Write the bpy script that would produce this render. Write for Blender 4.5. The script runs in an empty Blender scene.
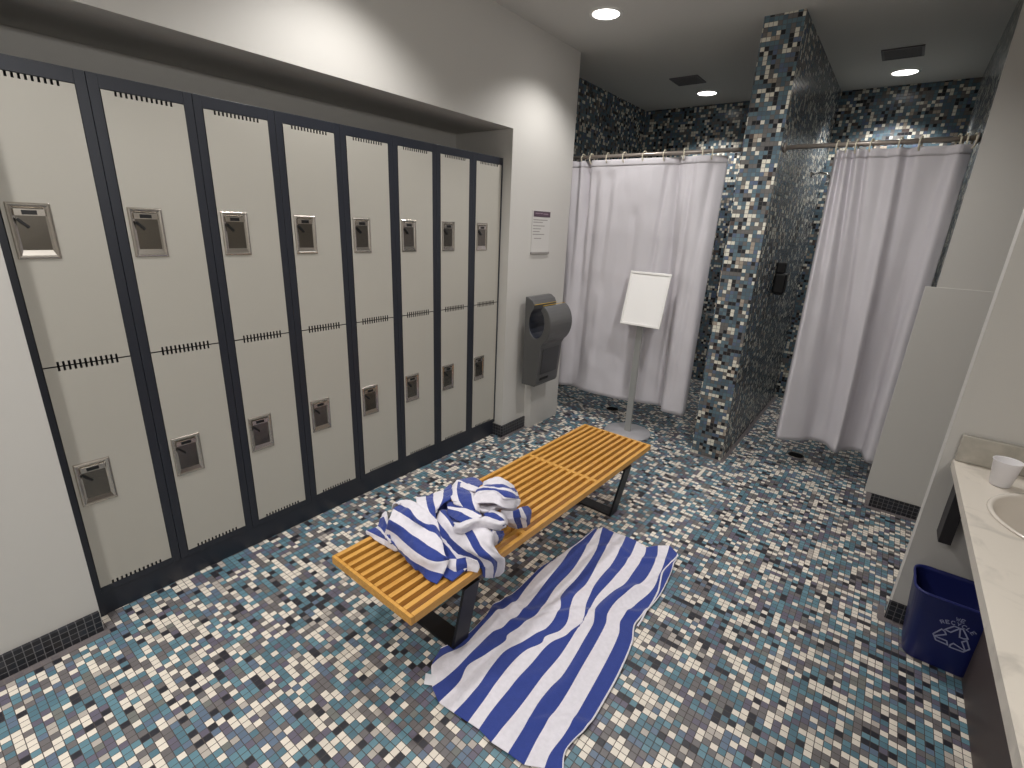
import bpy, bmesh, math, random
from mathutils import Vector, Matrix, noise

S = bpy.context.scene
COL = S.collection
random.seed(4)

FLOOR_ROWS=[[[1.123,.72],[1.155,.811],[1.152,.917],[1.143,.988],[1.131,1.02],[1.145,1.059],[1.156,1.147],[1.154,1.245],[1.153,1.334],[1.17,1.442],[1.183,1.581],[1.189,1.674],[1.196,1.784]],[[1.157,.637],[1.158,.702],[1.183,.781],[1.174,.884],[1.171,.955],[1.183,1.023],[1.198,1.078],[1.183,1.17],[1.17,1.267],[1.167,1.398],[1.175,1.501],[1.187,1.581],[1.193,1.677],[1.198,1.786]],[[1.22,.582],[1.229,.631],[1.233,.716],[1.231,.801],[1.225,.9],[1.246,.947],[1.253,1.047],[1.242,1.163],[1.223,1.305],[1.21,1.435],[1.19,1.554],[1.197,1.669],[1.199,1.789]],[[1.278,.557],[1.276,.658],[1.254,.721],[1.275,.8],[1.291,.898],[1.278,.924],[1.297,1.002],[1.308,1.096],[1.281,1.269],[1.275,1.442],[1.236,1.644],[1.212,1.782]],[[1.341,.564],[1.34,.678],[1.324,.779],[1.319,.862],[1.345,.937],[1.362,1.005],[1.379,1.056],[1.366,1.171],[1.328,1.243],[1.319,1.409],[1.292,1.625],[1.241,1.77],[1.221,1.827]],[[1.398,.57],[1.385,.694],[1.372,.807],[1.377,.912],[1.405,.98],[1.397,1.012],[1.426,1.076],[1.425,1.127],[1.377,1.253],[1.372,1.387],[1.338,1.571],[1.313,1.71],[1.291,1.823]],[[1.44,.574],[1.431,.65],[1.427,.762],[1.427,.882],[1.427,.997],[1.466,1.093],[1.477,1.168],[1.433,1.279],[1.407,1.419],[1.401,1.568],[1.376,1.731],[1.354,1.833]],[[1.497,.566],[1.498,.647],[1.495,.751],[1.489,.857],[1.489,.977],[1.48,1.069],[1.473,1.185],[1.459,1.266],[1.448,1.343],[1.451,1.488],[1.443,1.682],[1.415,1.833]],[[1.557,.574],[1.544,.704],[1.537,.776],[1.537,.841],[1.543,.902],[1.53,1.054],[1.512,1.183],[1.481,1.269],[1.487,1.376],[1.507,1.48],[1.503,1.581],[1.492,1.75],[1.473,1.815]],[[1.615,.577],[1.597,.696],[1.592,.831],[1.575,.997],[1.562,1.128],[1.548,1.23],[1.53,1.275],[1.528,1.366],[1.548,1.484],[1.567,1.593],[1.544,1.78],[1.514,1.867]],[[1.667,.607],[1.657,.653],[1.66,.734],[1.65,.886],[1.633,1.077],[1.613,1.215],[1.588,1.283],[1.6,1.414],[1.619,1.534],[1.606,1.66],[1.576,1.827],[1.56,1.907]],[[1.721,.629],[1.691,.686],[1.693,.739],[1.706,.8],[1.705,.909],[1.696,1.053],[1.673,1.214],[1.644,1.301],[1.65,1.383],[1.659,1.528],[1.643,1.701],[1.619,1.867]]]
BENCH_PATCHES=[('WBWBW',[[[.756,.679,.362],[.822,.676,.362],[.896,.678,.362],[.933,.684,.362]],[[.758,.681,.374],[.821,.684,.377],[.887,.686,.382],[.936,.683,.382]],[[.774,.71,.382],[.815,.701,.387],[.853,.691,.392],[.911,.675,.392]],[[.776,.717,.387],[.811,.709,.392],[.841,.7,.392],[.895,.687,.392]],[[.756,.748,.392],[.769,.755,.402],[.808,.735,.407],[.883,.698,.402]],[[.73,.784,.382],[.731,.796,.392],[.781,.765,.402],[.873,.706,.407]]]),('BWBWBWW',[[[.851,.711,.362],[.918,.696,.362],[1.02,.672,.362],[1.085,.659,.362],[1.134,.652,.362],[1.169,.657,.362]],[[.852,.699,.387],[.91,.687,.387],[1.019,.666,.387],[1.063,.664,.387],[1.114,.671,.384],[1.164,.693,.377]],[[.855,.697,.417],[.902,.702,.417],[.989,.685,.417],[1.091,.677,.417],[1.131,.693,.412],[1.151,.732,.407]],[[.858,.711,.452],[.926,.717,.447],[.98,.717,.437],[1.051,.715,.437],[1.099,.716,.432],[1.145,.726,.422]],[[.821,.763,.457],[.906,.751,.467],[.962,.757,.457],[1.019,.761,.452],[1.045,.774,.442],[1.085,.762,.427]],[[.82,.792,.467],[.903,.778,.477],[.958,.761,.474],[.996,.774,.462],[1.012,.796,.452],[1.036,.801,.432]],[[.796,.779,.457],[.809,.81,.467],[.833,.831,.472],[.87,.836,.472],[.924,.833,.467],[.996,.824,.452]],[[.766,.794,.362],[.779,.825,.362],[.803,.846,.362],[.84,.851,.362],[.894,.848,.362],[.966,.839,.362]]]),('WBWB',[[[.802,.894,.442],[.879,.832,.467],[.922,.795,.47],[.997,.778,.46]],[[.842,.913,.452],[.902,.861,.474],[.956,.824,.474],[.997,.819,.462]],[[.852,.947,.452],[.918,.884,.477],[.955,.855,.48],[.976,.841,.467]],[[.862,.997,.457],[.933,.923,.484],[.959,.891,.487],[.965,.858,.472]],[[.86,1.042,.462],[.94,.969,.492],[.98,.919,.497],[.965,.907,.482]]]),('WBW',[[[.869,1.044,.462],[.949,.95,.494],[.992,.911,.497],[1.015,.912,.492]],[[.876,1.068,.472],[.959,.973,.502],[1.016,.924,.504],[1.06,.904,.497]],[[.937,1.058,.482],[1.035,.973,.507],[1.079,.934,.508],[1.104,.921,.497]],[[.972,1.08,.482],[1.036,1.007,.492],[1.079,.968,.492],[1.113,.939,.482]]]),('WB',[[[.887,1.028,.472],[.939,1.011,.492],[.987,1.005,.502],[1.029,1.015,.507]],[[.86,1.085,.462],[.908,1.067,.482],[.956,1.048,.497],[1.013,1.042,.507]],[[.847,1.16,.432],[.887,1.157,.452],[.94,1.137,.472],[.99,1.099,.492]]]),('BWBWW',[[[.974,.827,.422],[1.042,.794,.412],[1.093,.783,.392],[1.138,.785,.387],[1.171,.815,.377],[1.215,.817,.365],[1.236,.815,.341]],[[.974,.842,.442],[1.047,.813,.442],[1.11,.798,.432],[1.157,.797,.422],[1.193,.807,.407],[1.224,.823,.387],[1.234,.831,.348],[1.236,.828,.318]],[[.964,.872,.457],[1.027,.849,.462],[1.098,.818,.462],[1.129,.83,.457],[1.161,.821,.447],[1.202,.809,.427],[1.232,.817,.407],[1.254,.844,.382],[1.24,.874,.29]],[[.987,.881,.462],[1.082,.86,.467],[1.14,.856,.467],[1.153,.854,.462],[1.186,.839,.452],[1.218,.832,.432],[1.25,.839,.412],[1.249,.877,.361],[1.244,.873,.294]],[[1.061,.882,.467],[1.153,.876,.467],[1.174,.891,.462],[1.204,.889,.452],[1.231,.866,.432],[1.255,.881,.397],[1.246,.922,.333],[1.246,.922,.291],[1.239,.905,.273]],[[1.053,.926,.442],[1.142,.915,.442],[1.155,.932,.432],[1.181,.934,.412],[1.196,.926,.382],[1.237,.912,.372],[1.231,.947,.317],[1.23,.947,.274],[1.228,.927,.257]]]),('WBW',[[[1.138,.747,.392],[1.154,.725,.377],[1.169,.718,.362]],[[1.162,.758,.402],[1.178,.74,.387],[1.188,.736,.362]],[[1.188,.778,.407],[1.199,.774,.387],[1.202,.772,.362]],[[1.226,.795,.402],[1.237,.798,.382],[1.236,.789,.364]]]),('WW',[[[1.095,.813,.467],[1.117,.807,.462],[1.138,.833,.462],[1.153,.876,.462],[1.177,.9,.462],[1.202,.944,.442],[1.182,1.014,.412]],[[1.098,.818,.482],[1.131,.808,.492],[1.143,.835,.497],[1.157,.879,.497],[1.18,.906,.487],[1.209,.934,.472],[1.191,.998,.442]],[[1.073,.836,.472],[1.103,.845,.477],[1.126,.879,.482],[1.14,.917,.482],[1.145,.938,.477],[1.178,.954,.462],[1.166,1.028,.432]]]),('BWB',[[[.994,.874,.462],[1.065,.852,.472],[1.108,.852,.477],[1.126,.884,.477]],[[1.001,.88,.477],[1.052,.882,.487],[1.103,.879,.49],[1.137,.884,.487]],[[.985,.892,.477],[1.051,.9,.492],[1.108,.908,.495],[1.143,.914,.492]],[[.951,.917,.472],[.993,.918,.487],[1.058,.91,.497],[1.11,.917,.497]]]),('BW',[[[1.12,.949,.472],[1.165,.933,.472],[1.189,.95,.457],[1.195,.974,.437]],[[1.133,.96,.482],[1.164,.98,.477],[1.186,.986,.462],[1.187,1.001,.432]],[[1.127,.987,.472],[1.155,1.015,.462],[1.169,1.036,.432],[1.173,1.037,.402]]]),('BWB',[[[1.176,.917,.442],[1.185,.925,.412],[1.179,.943,.362]],[[1.197,.911,.452],[1.203,.912,.427],[1.182,.943,.362]],[[1.205,.918,.452],[1.207,.932,.422],[1.183,.961,.362]],[[1.203,.971,.422],[1.202,.978,.402],[1.187,.991,.362]]]),('WBWB',[[[1.137,1.034,.452],[1.152,1.036,.422],[1.15,1.077,.367]],[[1.183,1.054,.462],[1.19,1.052,.432],[1.183,1.093,.362]],[[1.187,1.079,.462],[1.203,1.078,.432],[1.196,1.112,.362]],[[1.182,1.11,.452],[1.202,1.112,.422],[1.202,1.127,.362]],[[1.169,1.171,.422],[1.188,1.171,.402],[1.203,1.152,.362]]]),('WW',[[[1.057,.975,.462],[1.097,.976,.452],[1.118,1.009,.447],[1.123,1.053,.447],[1.165,1.068,.442],[1.164,1.1,.432]],[[1.067,.958,.487],[1.109,.957,.482],[1.127,.991,.477],[1.14,1.029,.477],[1.173,1.056,.472],[1.172,1.099,.462]],[[1.058,.982,.477],[1.091,.987,.472],[1.107,1.015,.467],[1.126,1.043,.472],[1.163,1.064,.482],[1.156,1.138,.452]]]),('WWBWBWW',[[[1.078,.944,.497],[1.089,.956,.504],[1.112,.975,.507],[1.135,.994,.505],[1.157,1.004,.497],[1.179,1.044,.477],[1.179,1.09,.462]],[[1.06,.95,.51],[1.073,.983,.522],[1.096,1.013,.525],[1.12,1.031,.522],[1.143,1.027,.512],[1.17,1.068,.497],[1.166,1.126,.462]],[[1.047,.985,.517],[1.07,.995,.53],[1.091,1.018,.532],[1.116,1.036,.53],[1.154,1.037,.522],[1.17,1.073,.502],[1.154,1.142,.462]],[[1.042,1.0,.52],[1.067,1.013,.532],[1.093,1.035,.535],[1.116,1.056,.532],[1.142,1.073,.522],[1.156,1.102,.497],[1.135,1.162,.462]],[[1.033,1.02,.517],[1.059,1.032,.53],[1.082,1.053,.532],[1.106,1.073,.529],[1.128,1.096,.517],[1.13,1.131,.492],[1.11,1.181,.462]],[[1.024,1.055,.507],[1.046,1.062,.522],[1.066,1.077,.525],[1.084,1.1,.52],[1.097,1.126,.507],[1.091,1.161,.482],[1.078,1.202,.457]],[[.975,1.122,.482],[.989,1.146,.492],[1.007,1.165,.497],[1.028,1.177,.492],[1.044,1.189,.482],[1.05,1.211,.462],[1.054,1.229,.442]],[[.945,1.137,.362],[.959,1.161,.362],[.977,1.18,.362],[.998,1.192,.362],[1.014,1.204,.362],[1.02,1.226,.362],[1.024,1.244,.362]]]),('BB',[[[.934,.881,.44],[.959,.892,.445],[.984,.91,.452]],[[.921,.902,.447],[.939,.916,.452],[.972,.927,.46]],[[.905,.924,.452],[.931,.938,.462],[.952,.952,.467]]]),('WW',[[[1.05,.979,.447],[1.084,1.01,.444],[1.115,1.066,.44]],[[1.041,.995,.457],[1.073,1.023,.457],[1.112,1.064,.454]],[[1.036,1.008,.467],[1.067,1.029,.477],[1.107,1.059,.472]]])]


# ------------------------------------------------------------------ colour / materials
def lin(c):
    return tuple(((v/255)/12.92 if v/255 <= .04045 else ((v/255+.055)/1.055)**2.4) for v in c)

def newmat(name):
    m = bpy.data.materials.new(name); m.use_nodes = True
    nt = m.node_tree; b = nt.nodes['Principled BSDF']
    return m, nt, b

def mat(name, rgb, rough=.5, metal=0., coat=0., bump=0., bscale=200., var=0., vscale=6., spec=.5):
    m, nt, b = newmat(name)
    c = lin(rgb)
    b.inputs['Base Color'].default_value = (*c, 1)
    b.inputs['Roughness'].default_value = rough
    b.inputs['Metallic'].default_value = metal
    b.inputs['Specular IOR Level'].default_value = spec
    if coat:
        b.inputs['Coat Weight'].default_value = coat; b.inputs['Coat Roughness'].default_value = .08
    tc = nt.nodes.new('ShaderNodeTexCoord')
    if bump:
        n = nt.nodes.new('ShaderNodeTexNoise'); n.inputs['Scale'].default_value = bscale; n.inputs['Detail'].default_value = 3
        nt.links.new(tc.outputs['Object'], n.inputs['Vector'])
        bp = nt.nodes.new('ShaderNodeBump'); bp.inputs['Strength'].default_value = bump; bp.inputs['Distance'].default_value = .002
        nt.links.new(n.outputs['Fac'], bp.inputs['Height']); nt.links.new(bp.outputs['Normal'], b.inputs['Normal'])
    if var:
        n = nt.nodes.new('ShaderNodeTexNoise'); n.inputs['Scale'].default_value = vscale; n.inputs['Detail'].default_value = 4
        nt.links.new(tc.outputs['Object'], n.inputs['Vector'])
        r = nt.nodes.new('ShaderNodeValToRGB')
        r.color_ramp.elements[0].position = .3; r.color_ramp.elements[1].position = .7
        r.color_ramp.elements[0].color = (*[v*(1-var) for v in c], 1); r.color_ramp.elements[1].color = (*[min(1, v*(1+var)) for v in c], 1)
        nt.links.new(n.outputs['Fac'], r.inputs['Fac']); nt.links.new(r.outputs['Color'], b.inputs['Base Color'])
    return m

def mosaic(name, axes, pitch, palette, grout, rough, gw=.09, seed=0., run=.25, off=(0, 0), bump=.35, spec=.5, vary=.12):
    m, nt, b = newmat(name); N = nt.nodes.new; L = nt.links.new
    def math_(op, a, bb=None, clamp=False):
        n = N('ShaderNodeMath'); n.operation = op; n.use_clamp = clamp
        for i, v in enumerate((a, bb)):
            if v is None: continue
            if isinstance(v, (int, float)): n.inputs[i].default_value = v
            else: L(v, n.inputs[i])
        return n.outputs[0]
    tc = N('ShaderNodeTexCoord'); sp = N('ShaderNodeSeparateXYZ'); L(tc.outputs['Object'], sp.inputs[0])
    u = math_('MULTIPLY', math_('ADD', sp.outputs[axes[0]], off[0]+10*pitch), 1/pitch)
    v = math_('MULTIPLY', math_('ADD', sp.outputs[axes[1]], off[1]+10*pitch), 1/pitch)
    iu, iv = math_('FLOOR', u), math_('FLOOR', v)
    def wn(a, c_, s):
        cb = N('ShaderNodeCombineXYZ'); L(a, cb.inputs[0]); L(c_, cb.inputs[1]); cb.inputs[2].default_value = s
        w = N('ShaderNodeTexWhiteNoise'); w.noise_dimensions = '3D'; L(cb.outputs[0], w.inputs['Vector']); return w.outputs['Value']
    r1 = math_('LESS_THAN', wn(iu, iv, seed+3.3), run)
    r2 = math_('LESS_THAN', wn(iu, iv, seed+5.7), run*.6)
    ju, jv = math_('SUBTRACT', iu, r1), math_('SUBTRACT', iv, r2)
    val = wn(ju, jv, seed)
    rp = N('ShaderNodeValToRGB'); rp.color_ramp.interpolation = 'CONSTANT'
    tot = sum(w for w, _ in palette); acc = 0
    el = rp.color_ramp.elements
    while len(el) < len(palette): el.new(.5)
    for e, (w, c) in zip(el, palette):
        e.position = acc/tot; e.color = (*lin(c), 1); acc += w
    L(val, rp.inputs['Fac'])
    hs = N('ShaderNodeHueSaturation'); L(rp.outputs['Color'], hs.inputs['Color'])
    L(math_('ADD', math_('MULTIPLY', wn(iu, iv, seed+9.1), vary), 1-vary/2), hs.inputs['Value'])
    fu, fv = math_('ABSOLUTE', math_('SUBTRACT', math_('FRACT', u), .5)), math_('ABSOLUTE', math_('SUBTRACT', math_('FRACT', v), .5))
    e = math_('MAXIMUM', fu, fv)
    mask = math_('GREATER_THAN', e, .5-gw/2)
    mx = N('ShaderNodeMix'); mx.data_type = 'RGBA'
    L(mask, mx.inputs['Factor']); L(hs.outputs['Color'], mx.inputs['A']); mx.inputs['B'].default_value = (*lin(grout), 1)
    L(mx.outputs['Result'], b.inputs['Base Color'])
    rr = math_('ADD', math_('MULTIPLY', mask, .9-rough), rough); L(rr, b.inputs['Roughness'])
    b.inputs['Specular IOR Level'].default_value = spec
    sm = N('ShaderNodeMapRange'); L(e, sm.inputs['Value'])
    for k, vv in zip(('From Min', 'From Max', 'To Min', 'To Max'), (.5-gw, .5-gw*.3, 1, 0)): sm.inputs[k].default_value = vv
    tilt = math_('MULTIPLY', math_('MULTIPLY', wn(iu, iv, seed+1.9), math_('FRACT', u)), .35)
    bp = N('ShaderNodeBump'); bp.inputs['Strength'].default_value = bump; bp.inputs['Distance'].default_value = .0015
    L(math_('ADD', sm.outputs['Result'], tilt), bp.inputs['Height']); L(bp.outputs['Normal'], b.inputs['Normal'])
    return m

FLOOR_PAL = [(.255, (226, 217, 204)), (.055, (178, 170, 162)), (.14, (98, 135, 148)), (.13, (84, 118, 132)), (.07, (96, 113, 134)),
             (.16, (108, 104, 105)), (.09, (100, 95, 111)), (.03, (114, 116, 112)), (.08, (40, 40, 48))]
WALL_PAL = [(.17, (222, 218, 204)), (.04, (168, 156, 142)), (.20, (96, 119, 130)), (.18, (84, 103, 115)), (.08, (92, 106, 130)),
            (.18, (108, 106, 104)), (.025, (84, 72, 68)), (.125, (34, 35, 39))]
GREY_PAL = [(.5, (112, 105, 106)), (.5, (104, 98, 100))]
DARK_PAL = [(.5, (33, 34, 40)), (.3, (28, 28, 33)), (.2, (40, 42, 50))]
P = .0236
M = {}
M['floor'] = mosaic('floor_mosaic', (0, 1), P, FLOOR_PAL, (78, 71, 68), .42, seed=1., run=.14)
M['tile_front'] = mosaic('shower_tile_front', (0, 2), P, WALL_PAL, (84, 80, 78), .22, seed=2., off=(.004, 0), run=.12)
M['tile_side'] = mosaic('shower_tile_side', (1, 2), P, WALL_PAL, (84, 80, 78), .22, seed=3., run=.12)
M['cove_x'] = mosaic('grey_border_tile', (0, 1), P, GREY_PAL, (120, 112, 108), .4, seed=4.)
M['base_x'] = mosaic('dark_base_tile_x', (0, 2), .0236, DARK_PAL, (112, 110, 112), .3, gw=.1, seed=5., off=(0, .002))
M['base_y'] = mosaic('dark_base_tile_y', (1, 2), .0236, DARK_PAL, (112, 110, 112), .3, gw=.1, seed=6., off=(.008, .002))
M['wall'] = mat('wall_paint', (200, 197, 192), .55, bump=.08, bscale=350)
M['ceil'] = mat('ceiling_paint', (200, 198, 193), .8)
M['locker'] = mat('locker_laminate', (178, 174, 165), .45, var=.02, vscale=2)
M['frame'] = mat('locker_frame_dark', (36, 39, 48), .42)
M['carcass'] = mat('locker_dark_paint', (14, 15, 18), .8)  # dark paint of the carcass, door edges and vent notches
M['steel'] = mat('brushed_steel', (196, 190, 182), .24, 1.)
M['steel_in'] = mat('steel_cup', (122, 117, 110), .24, 1.)
M['black'] = mat('black_plastic', (16, 16, 18), .4)
M['rod'] = mat('rod_metal', (168, 158, 150), .35, .6)
M['chrome'] = mat('chrome', (215, 215, 215), .12, 1.)
M['ring'] = mat('cream_plastic', (220, 212, 190), .4)
M['wood'] = None
M['bench_leg'] = mat('black_steel', (28, 29, 33), .45, .3)
M['dryer'] = mat('dryer_grey', (98, 98, 98), .38, .35)
M['dryer_dark'] = mat('dryer_dark_grey', (66, 66, 68), .4, .2)
M['dryer_in'] = mat('dryer_inside', (38, 42, 52), .35)
M['yellow'] = mat('yellow_edge', (196, 158, 40), .5)
M['pole'] = mat('silver_pole', (168, 168, 166), .4, .3)
M['disc'] = mat('silver_base', (186, 184, 188), .35, .2)
M['sframe'] = mat('silver_frame', (242, 240, 237), .3, .1)
M['paper'] = mat('white_paper', (250, 248, 246), .35, coat=1.)
M['note'] = mat('grey_paper', (205, 202, 198), .5)
M['purple'] = mat('purple_header', (82, 62, 76), .5)
M['ink'] = mat('grey_ink', (150, 146, 142), .6)
M['ink2'] = mat('pale_ink', (150, 130, 142), .6)
M['bin'] = mat('blue_plastic', (28, 36, 98), .4, bump=.05)
M['print'] = mat('white_print', (150, 155, 185), .6)
M['cabinet'] = mat('dark_laminate', (70, 60, 58), .5)
M['darkpost'] = mat('dark_post', (34, 32, 36), .5)
M['sink'] = mat('white_ceramic', (216, 208, 198), .18)
M['vent'] = mat('vent_grey', (96, 92, 94), .6)
M['trim_white'] = mat('light_trim', (230, 228, 224), .4)
M['drain'] = mat('drain_dark', (20, 20, 22), .35, .6)
M['tag'] = mat('white_tag', (225, 224, 230), .7)

def towel_mat(name, rgb):
    m = mat(name, rgb, .95, bump=.6, bscale=420, var=.05, vscale=60, spec=.15)
    m.node_tree.nodes['Principled BSDF'].inputs['Sheen Weight'].default_value = .25
    m.node_tree.nodes['Principled BSDF'].inputs['Sheen Roughness'].default_value = .5
    return m
M['tw'] = towel_mat('towel_white', (226, 222, 230))
M['tb'] = towel_mat('towel_blue', (54, 70, 142))

def wood():
    m, nt, b = newmat('maple_slats'); N = nt.nodes.new; L = nt.links.new
    tc = N('ShaderNodeTexCoord'); mp = N('ShaderNodeMapping'); mp.inputs['Scale'].default_value = (60, 3, 60)
    n = N('ShaderNodeTexNoise'); n.inputs['Scale'].default_value = 1.6; n.inputs['Detail'].default_value = 5
    r = N('ShaderNodeValToRGB')
    r.color_ramp.elements[0].position = .3; r.color_ramp.elements[1].position = .75
    r.color_ramp.elements[0].color = (*lin((196, 140, 60)), 1); r.color_ramp.elements[1].color = (*lin((222, 168, 84)), 1)
    L(tc.outputs['Object'], mp.inputs[0]); L(mp.outputs[0], n.inputs['Vector']); L(n.outputs['Fac'], r.inputs[0]); L(r.outputs[0], b.inputs['Base Color'])
    b.inputs['Roughness'].default_value = .42
    return m
M['wood'] = wood()

def marble():
    m, nt, b = newmat('white_marble'); N = nt.nodes.new; L = nt.links.new
    tc = N('ShaderNodeTexCoord'); n = N('ShaderNodeTexNoise'); n.inputs['Scale'].default_value = 9; n.inputs['Detail'].default_value = 8; n.inputs['Distortion'].default_value = 1.2
    r = N('ShaderNodeValToRGB')
    for e, (p_, c) in zip((r.color_ramp.elements[0], r.color_ramp.elements[1]), ((.25, (186, 179, 170)), (.46, (212, 204, 193)))):
        e.position = p_; e.color = (*lin(c), 1)
    L(tc.outputs['Object'], n.inputs['Vector']); L(n.outputs['Fac'], r.inputs[0]); L(r.outputs[0], b.inputs['Base Color'])
    b.inputs['Roughness'].default_value = .3
    return m
M['marble'] = marble()
M['splash'] = mat('grey_marble', (172, 167, 157), .35, var=.16, vscale=22)

def curtain_mat():
    m, nt, b = newmat('curtain_fabric'); N = nt.nodes.new; L = nt.links.new
    b.inputs['Base Color'].default_value = (*lin((212, 208, 213)), 1); b.inputs['Roughness'].default_value = .55
    t = N('ShaderNodeBsdfTranslucent'); t.inputs['Color'].default_value = (*lin((215, 210, 210)), 1)
    mx = N('ShaderNodeMixShader'); mx.inputs[0].default_value = .06
    tc = N('ShaderNodeTexCoord'); n = N('ShaderNodeTexNoise'); n.inputs['Scale'].default_value = 9; n.inputs['Detail'].default_value = 3
    mp = N('ShaderNodeMapping'); mp.inputs['Scale'].default_value = (1, 1, .35); L(tc.outputs['Object'], mp.inputs[0])
    L(mp.outputs[0], n.inputs['Vector']); bp = N('ShaderNodeBump'); bp.inputs['Strength'].default_value = .35; bp.inputs['Distance'].default_value = .012
    L(n.outputs['Fac'], bp.inputs['Height']); L(bp.outputs[0], b.inputs['Normal'])
    out = nt.nodes['Material Output']; L(b.outputs[0], mx.inputs[1]); L(t.outputs[0], mx.inputs[2]); L(mx.outputs[0], out.inputs[0])
    return m
M['curtain'] = curtain_mat()

def glow(name, rgb, s):
    m, nt, b = newmat(name)
    b.inputs['Emission Color'].default_value = (*rgb, 1); b.inputs['Emission Strength'].default_value = s
    return m
M['lens'] = glow('lamp_lens', (1, .96, .92), 6.)

def cup_mat():
    m, nt, b = newmat('clear_plastic_cup')
    b.inputs['Base Color'].default_value = (*lin((244, 242, 244)), 1); b.inputs['Roughness'].default_value = .3
    b.inputs['Transmission Weight'].default_value = .3; b.inputs['IOR'].default_value = 1.1
    return m
M['cup'] = cup_mat()

# ------------------------------------------------------------------ mesh helpers
def box(bm, x0, x1, y0, y1, z0, z1, mi=0):
    vs = [bm.verts.new((x, y, z)) for x in (x0, x1) for y in (y0, y1) for z in (z0, z1)]
    fs = []
    for q in ((0, 1, 3, 2), (4, 6, 7, 5), (0, 4, 5, 1), (2, 3, 7, 6), (0, 2, 6, 4), (1, 5, 7, 3)):
        f = bm.faces.new([vs[i] for i in q]); f.material_index = mi; fs.append(f)
    return fs

def prism(bm, pts, fn, a, b, mi=0):
    """outline pts extruded between a and b; fn(p, t) -> 3-D point"""
    lo = [bm.verts.new(fn(p, a)) for p in pts]; hi = [bm.verts.new(fn(p, b)) for p in pts]
    n = len(pts)
    fs = [bm.faces.new(lo), bm.faces.new(hi[::-1])]
    for i in range(n):
        fs.append(bm.faces.new((lo[i], hi[i], hi[(i+1) % n], lo[(i+1) % n])))
    for f in fs: f.material_index = mi
    return fs

def lathe(bm, prof, c, n=32, axis='z', mi=0, cap=False):
    rings = []
    for r, h in prof:
        ring = []
        for k in range(n):
            a = 2*math.pi*k/n; p = (r*math.cos(a), r*math.sin(a), h)
            if axis == 'y': p = (p[0], p[2], p[1])
            if axis == 'x': p = (p[2], p[0], p[1])
            ring.append(bm.verts.new((c[0]+p[0], c[1]+p[1], c[2]+p[2])))
        rings.append(ring)
    for A, B in zip(rings, rings[1:]):
        for k in range(n):
            f = bm.faces.new((A[k], A[(k+1) % n], B[(k+1) % n], B[k])); f.material_index = mi; f.smooth = True
    if cap:
        bm.faces.new(rings[0][::-1]).material_index = mi; bm.faces.new(rings[-1]).material_index = mi

def tube(bm, pts, r, n=12, mi=0, closed=False):
    pts = [Vector(p) for p in pts]; rings = []; m = len(pts)
    for i, p in enumerate(pts):
        if closed: t = pts[(i+1) % m]-pts[i-1]
        else: t = pts[min(i+1, m-1)]-pts[max(i-1, 0)]
        t.normalize(); up = Vector((0, 0, 1)) if abs(t.z) < .9 else Vector((0, 1, 0))
        a = t.cross(up).normalized(); b = t.cross(a).normalized()
        rings.append([bm.verts.new(p+(a*math.cos(2*math.pi*k/n)+b*math.sin(2*math.pi*k/n))*r) for k in range(n)])
    pairs = list(zip(rings, rings[1:]))+([(rings[-1], rings[0])] if closed else [])
    for A, B in pairs:
        for k in range(n):
            f = bm.faces.new((A[k], A[(k+1) % n], B[(k+1) % n], B[k])); f.material_index = mi; f.smooth = True
    if not closed:
        bm.faces.new(rings[0][::-1]).material_index = mi; bm.faces.new(rings[-1]).material_index = mi

def ribbon(bm, pts, w, fn, a, b, mi=0, closed=False):
    """flat stroke of width w along 2-D pts, thickness a..b, mapped by fn(p, t)"""
    pts = [Vector(p) for p in pts]; n = len(pts); L, Rr = [], []
    for i, p in enumerate(pts):
        if closed: d0, d1 = (p-pts[i-1]).normalized(), (pts[(i+1) % n]-p).normalized()
        else:
            d0 = (p-pts[i-1]).normalized() if i else (pts[1]-p).normalized()
            d1 = (pts[i+1]-p).normalized() if i < n-1 else d0
        d = (d0+d1); d = d.normalized() if d.length > 1e-6 else d0
        nn = Vector((-d.y, d.x)); k = 1/max(.5, nn.dot(Vector((-d0.y, d0.x))))
        L.append(p+nn*w/2*k); Rr.append(p-nn*w/2*k)
    rng = range(n if closed else n-1)
    for i in rng:
        j = (i+1) % n
        prism(bm, [L[i], L[j], Rr[j], Rr[i]], fn, a, b, mi)

def obj(name, bm, mats, parent=None, smooth=False, bevel=0., seg=2, kind=None, label=None):
    bmesh.ops.recalc_face_normals(bm, faces=bm.faces)
    me = bpy.data.meshes.new(name); bm.to_mesh(me); bm.free()
    for m in (mats if isinstance(mats, (list, tuple)) else [mats]): me.materials.append(m)
    if smooth:
        for p in me.polygons: p.use_smooth = True
    o = bpy.data.objects.new(name, me); COL.objects.link(o)
    if parent: o.parent = parent
    if bevel:
        md = o.modifiers.new('bevel', 'BEVEL'); md.width = bevel; md.segments = seg; md.limit_method = 'ANGLE'; md.angle_limit = math.radians(40)
    if kind: o['kind'] = kind
    if label: o['label'] = label
    return o

def thing(name, label, cat, loc=(0, 0, 0), rz=0., group=None):
    o = bpy.data.objects.new(name, None); COL.objects.link(o)
    o.empty_display_size = .1; o.location = loc; o.rotation_euler = (0, 0, rz)
    return tag(o, label, cat, group)

def tag(o, label, cat, group=None):
    o['label'] = label; o['category'] = cat
    if group: o['group'] = group
    return o

def dup(root, loc, label):
    r = root.copy(); COL.objects.link(r); r.location = loc; r['label'] = label
    for ch in list(root.children):
        c = ch.copy(); COL.objects.link(c); c.parent = r
        for g in list(ch.children):
            d = g.copy(); COL.objects.link(d); d.parent = c
    return r

def boxes(name, lst, m, **k):
    bm = bmesh.new()
    for b in lst: box(bm, *b)
    return obj(name, bm, m, **k)
ST = dict(kind='structure')

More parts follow.
